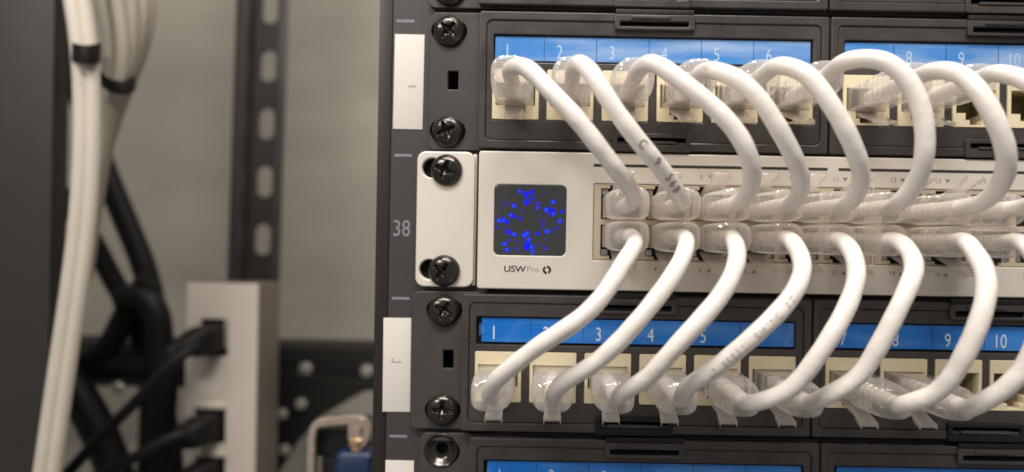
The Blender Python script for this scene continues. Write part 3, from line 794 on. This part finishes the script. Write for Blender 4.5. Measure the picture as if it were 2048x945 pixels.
def power_plug(p, pts, label):
    t = thing('power_cable', p, label, 'power cord', 'black power cords plugged into the power strip')
    L = smooth_path(resample(catmull([Vector(p)+Vector((0, -24, -1))]+[Vector(q) for q in pts]), 4), 8)
    mb = MB(); tube(mb, L, 3.6, 10); mb.build('cord', M['rubber'], t, smooth=60)
    mb = MB(); R = []
    d = (Vector(pts[0])-Vector(p))
    for (y, a, b, sx, sz) in ((1.0, 8.2, 9.6, 0, 0), (-14, 8.2, 9.6, -1, 0), (-22, 7.2, 8, -4, -1.5), (-27, 4.5, 5, -7, -3), (-32, 3.9, 3.9, -12, -5)):
        R.append([(x, p[1]+y, z) for x, z in rrect(p[0]-a+sx, p[2]-b+sz, p[0]+a+sx, p[2]+b+sz, min(a, b)*.4, 3)])
    mb.rings(R); mb.build('plug', M['rubber'], t, smooth=50)
power_plug(sock[0], [(-218.5,212.0,-75.0), (-227.7,206.0,-83.1), (-244.2,205.0,-102.3), (-264.5,205.0,-123.2), (-287.9,205.0,-149.1), (-309.7,205.0,-174.8)], 'black power cord running down left from the top socket of the power strip')
power_plug(sock[1], [(-221.7,212.0,-128.4), (-231.6,206.0,-133.1), (-249.9,205.0,-143.6), (-271.9,205.0,-155.1), (-297.0,205.0,-171.4)], 'black power cord leaving the second socket of the power strip')
power_plug(sock[2], [(-217.0,212.0,-161.6), (-231.0,206.0,-170.7), (-249.2,205.0,-183.3)], 'black power cord in the third socket, at the bottom edge of view')

def loose_cable(name, label, cat, pts, r, m, group=None, n=12):
    t = thing(name, pts[0], label, cat, group)
    L = smooth_path(resample(catmull([Vector(p) for p in pts]), 4), 10)
    mb = MB(); tube(mb, L, r, n); mb.build('cable', m, t, smooth=60)
    return t
loose_cable('black_cable', 'thick black cable curving down right from behind the white bundle', 'cable',
   [(-375.3,300.0,156.6), (-356.7,300.0,102.1), (-340.2,300.0,51.6), (-321.8,300.0,8.9), (-305.5,300.0,-29.9), (-297.9,300.0,-61.1), (-296.6,300.0,-92.4), (-291.2,300.0,-131.4), (-283.5,300.0,-170.3), (-280.5,300.0,-228.9)], 8.6, M['rubber'], 'thick black cables on the left')
loose_cable('black_cable', 'black cable sloping down right from the left edge to the dark knot', 'cable',
   [(-405.0,310.0,51.6), (-376.6,310.0,24.2), (-354.5,310.0,-7.3), (-337.6,310.0,-38.9), (-322.4,310.0,-62.6), (-313.9,315.0,-95.2), (-311.0,318.0,-136.2), (-313.6,318.0,-217.2)], 7.6, M['rubber'], 'thick black cables on the left')
loose_cable('black_cable', 'black cable bending back down left beneath the dark knot', 'cable',
   [(-296.5,292.0,-37.1), (-307.8,292.0,-48.8), (-317.1,292.0,-68.3), (-326.4,292.0,-87.7), (-352.9,292.0,-115.1), (-375.3,292.0,-153.9), (-385.9,292.0,-208.0)], 8.5, M['rubber'], 'thick black cables on the left')
loose_cable('black_cable', 'short black cable bulging beside the power strip above the horizontal rail', 'cable',
   [(-314.6,285.0,-52.2), (-295.7,285.0,-48.0), (-284.8,285.0,-66.8), (-284.4,285.0,-89.6), (-279.3,285.0,-119.9), (-281.9,285.0,-146.5), (-275.9,285.0,-203.3)], 9.5, M['rubber'], 'thick black cables on the left')
loose_cable('black_cable', 'broad black cable crossing the lower left corner', 'cable',
   [(-366.8,275.0,-89.3), (-340.2,275.0,-118.6), (-319.1,275.0,-155.4), (-307.5,275.0,-184.9), (-301.3,275.0,-218.3)], 12, M['rubber'], 'thick black cables on the left')
loose_cable('black_cable', 'black cable in front of the horizontal rail at the left edge', 'cable',
   [(-441.7,300.0,-71.4), (-394.4,300.0,-94.1), (-345.6,300.0,-106.9), (-308.1,300.0,-104.3), (-280.6,300.0,-115.5)], 13, M['rubber'], 'thick black cables on the left')

# white cable bundle upper left
wb = thing('cable_bundle', (-227.8,150.0,80.1), 'bundle of grey-white cables gathered by a black strap, upper left', 'cable bundle')
def wstrand(parent, pts, r, m=None):
    L = smooth_path(resample(catmull([Vector(p) for p in pts]), 4), 10)
    mb = MB(); tube(mb, L, r, 12); mb.build('strand', m or M['wcable'], parent, smooth=60)
for pts in [[(-245.3,150.0,170.5), (-239.4,150.0,143.1), (-236.9,150.0,126.7), (-231.8,150.0,104.8), (-231.4,150.0,80.6), (-234.2,150.0,66.2), (-237.4,150.0,46.9), (-242.4,150.0,16.6), (-247.9,150.0,-27.5)], [(-235.1,146.0,168.7), (-229.2,146.0,141.6), (-226.7,146.0,125.4), (-222.8,146.0,103.7), (-224.3,146.0,79.7), (-228.4,146.0,65.5), (-232.9,146.0,46.4), (-237.9,146.0,16.4), (-243.4,146.0,-27.2)], [(-231.0,152.0,171.7), (-225.0,152.0,144.2), (-222.5,152.0,127.7), (-222.1,152.0,105.5), (-226.1,152.0,81.1), (-231.1,152.0,66.7), (-236.6,152.0,47.2), (-241.6,152.0,16.7), (-247.2,152.0,-27.6)], [(-228.4,158.0,174.8), (-222.3,158.0,146.8), (-219.7,158.0,129.9), (-222.2,158.0,107.4), (-228.5,158.0,82.6), (-233.8,158.0,67.8), (-239.7,158.0,48.1), (-244.8,158.0,17.1), (-250.4,158.0,-28.0)], [(-229.0,165.0,178.2), (-222.8,165.0,149.7), (-220.2,165.0,132.5), (-222.7,165.0,109.6), (-232.0,165.0,84.2), (-237.7,165.0,69.2), (-244.0,165.0,49.0), (-249.1,165.0,17.4), (-254.9,165.0,-28.5)], [(-249.5,160.0,175.4), (-243.4,160.0,147.2), (-240.8,160.0,130.3), (-235.9,160.0,107.8), (-236.0,160.0,82.9), (-239.4,160.0,68.2), (-243.3,160.0,48.3), (-248.4,160.0,17.1), (-254.1,160.0,-28.2)], [(-241.0,160.0,175.5), (-234.9,160.0,147.4), (-232.3,160.0,130.5), (-229.7,160.0,107.9), (-232.3,160.0,83.0), (-237.2,160.0,68.2), (-242.5,160.0,48.3), (-247.6,160.0,17.1), (-253.3,160.0,-28.2)]]:
    wstrand(wb, pts, 3.9, M['wcable_dim'])
sL = [(-230.6,141.0,81.1), (-223.1,138.0,76.8), (-217.6,139.0,75.8), (-215.2,143.0,78.6)]
def band(parent, pts, hz, th):
    L = resample(catmull([Vector(p) for p in pts]), 1.5); mb = MB(); R = []
    for p in L: R.append([p+Vector((0, -th, -hz)), p+Vector((0, th, -hz)), p+Vector((0, th, hz)), p+Vector((0, -th, hz))])
    mb.rings(R); mb.build('strap', M['rubber'], parent, bevel=0.3)
band(wb, sL + [(-225.9,160.0,84.2), (-241.3,172.0,85.7), (-248.7,168.0,86.9), (-237.5,150.0,83.5)], 3.6, 0.9)
wb2 = thing('cable_bundle', (-235.8,120.0,40.0), 'bright white cables running down beside the added dark post with a black tie, far left', 'cable bundle')
for pts in [[(-233.8,118.0,152.3), (-226.3,118.0,125.0), (-220.2,118.0,90.0), (-218.2,118.0,50.1), (-219.3,118.0,10.0), (-222.7,118.0,-25.1), (-228.0,118.0,-65.2), (-238.5,118.0,-147.9)], [(-237.7,116.0,151.3), (-230.3,116.0,124.1), (-224.2,116.0,89.4), (-222.2,116.0,49.6), (-223.3,116.0,9.8), (-226.7,116.0,-25.0), (-231.9,116.0,-64.9), (-242.4,116.0,-147.1)], [(-244.0,128.0,157.0), (-236.3,128.0,128.8), (-230.0,128.0,92.8), (-228.2,128.0,51.6), (-229.3,128.0,10.3), (-232.5,128.0,-25.9), (-238.0,128.0,-67.2), (-248.9,128.0,-152.5)]]:
    wstrand(wb2, pts, 3.7)
band(wb2, [(-233.7,122.0,91.5), (-223.2,112.0,86.7), (-216.3,110.0,85.3), (-214.3,114.0,87.0), (-222.7,128.0,91.9), (-237.2,138.0,94.6), (-242.2,134.0,94.9)], 4.6, 0.9)

cp = thing('added_dark_post', (-272.4,150.0,-121.4), 'added dark grey upright post filling the far left behind the white cables', 'post')  # invented post, added as dark fill to keep the far left edge dark
xa, xb = (-381.6,150.0,-5.6)[0], (-263.5,150.0,-3.6)[0]
mb = MB(); mb.box(xa, xb, 150, 153, -420, 420); mb.build('post_face', M['strut'], cp, bevel=0.8)
mb = MB(); mb.box(xb-3, xb, 153.2, 162, -420, 420); mb.build('post_flange', M['strut'], cp, bevel=0.5)

# copper clip, black block and blue plug beside the rail
Y = 95
cc = thing('copper_clip', (-84.4,95.0,-88.6), 'copper coloured bent clip hooked over a black block beside the rail, bottom', 'clip')
L = smooth_path(resample(catmull([Vector(p) for p in ((-97.3,95.0,-120.2), (-97.1,95.0,-105.1), (-96.8,95.0,-93.5), (-95.1,95.0,-88.3), (-87.9,95.0,-87.0), (-79.8,95.0,-86.0), (-74.2,95.0,-86.1), (-71.8,95.0,-88.9), (-72.0,95.0,-94.2), (-74.0,95.0,-97.3), (-79.1,95.0,-96.4))]), 1.0), 3)
mb = MB(); R = []
for (p, t, u, v) in frames(L, (0, 1, 0)):
    R.append([p+u*a*2.2+v*b*1.75 for a, b in ((-1, -.8), (-.8, -1), (.8, -1), (1, -.8), (1, .8), (.8, 1), (-.8, 1), (-1, .8))])
mb.rings(R); mb.build('bent_bar', M['copper'], cc, smooth=40)
pa = (-76.9,95.0,-91.3); mb = MB(); mb.box(pa[0]-3.4, pa[0]+3.0, Y-2.0, Y+2.0, pa[2]-4.5, pa[2]+4.5); mb.build('lug', M['copper'], cc, bevel=1.2)
bb = thing('black_block', (-90.1,103.0,-117.2), 'matt black connector block inside the copper clip', 'connector block')
q0, q1 = (-97.2,101.0,-91.0), (-81.6,101.0,-90.7)
mb = MB(); mb.box(q0[0], q1[0]+4, Y+4, Y+30, q0[2]-14, q0[2]-1); mb.box(q0[0]+3.2, q1[0]+14, Y+4.3, Y+30, q0[2]-60, q0[2]-14.2)
mb.build('block', M['black'], bb, bevel=0.8)
bp = thing('blue_plug', (-76.5,95.0,-114.0), 'navy blue plug with a brass pin under the copper clip', 'plug')
c0 = (-76.2,95.0,-105.9); mb = MB()
mb.rings([[(x, y+Y, z) for x, y in rrect(c0[0]-a, -a*.7, c0[0]+a, a*.7, 3, 4)] for z, a in ((c0[2]+6, 7.5), (c0[2]+4.5, 9.0), (c0[2]-8, 9.6), (c0[2]-9, 8.2), (c0[2]-13, 8.2), (c0[2]-14, 9.8), (c0[2]-50, 9.8))])
mb.build('body', M['navy'], bp, smooth=35)
mb = MB(); c1 = (-76.1,95.0,-99.6)
mb.rings([[(c1[0]+r*math.cos(2*PI*k/16), Y+r*math.sin(2*PI*k/16), z) for k in range(16)] for z, r in ((c1[2]-8, 3.0), (c1[2]+3, 3.0), (c1[2]+3.3, 4.0), (c1[2]+5, 4.0), (c1[2]+5.5, 3.4))])
mb.build('brass_pin', M['brass'], bp, smooth=35)
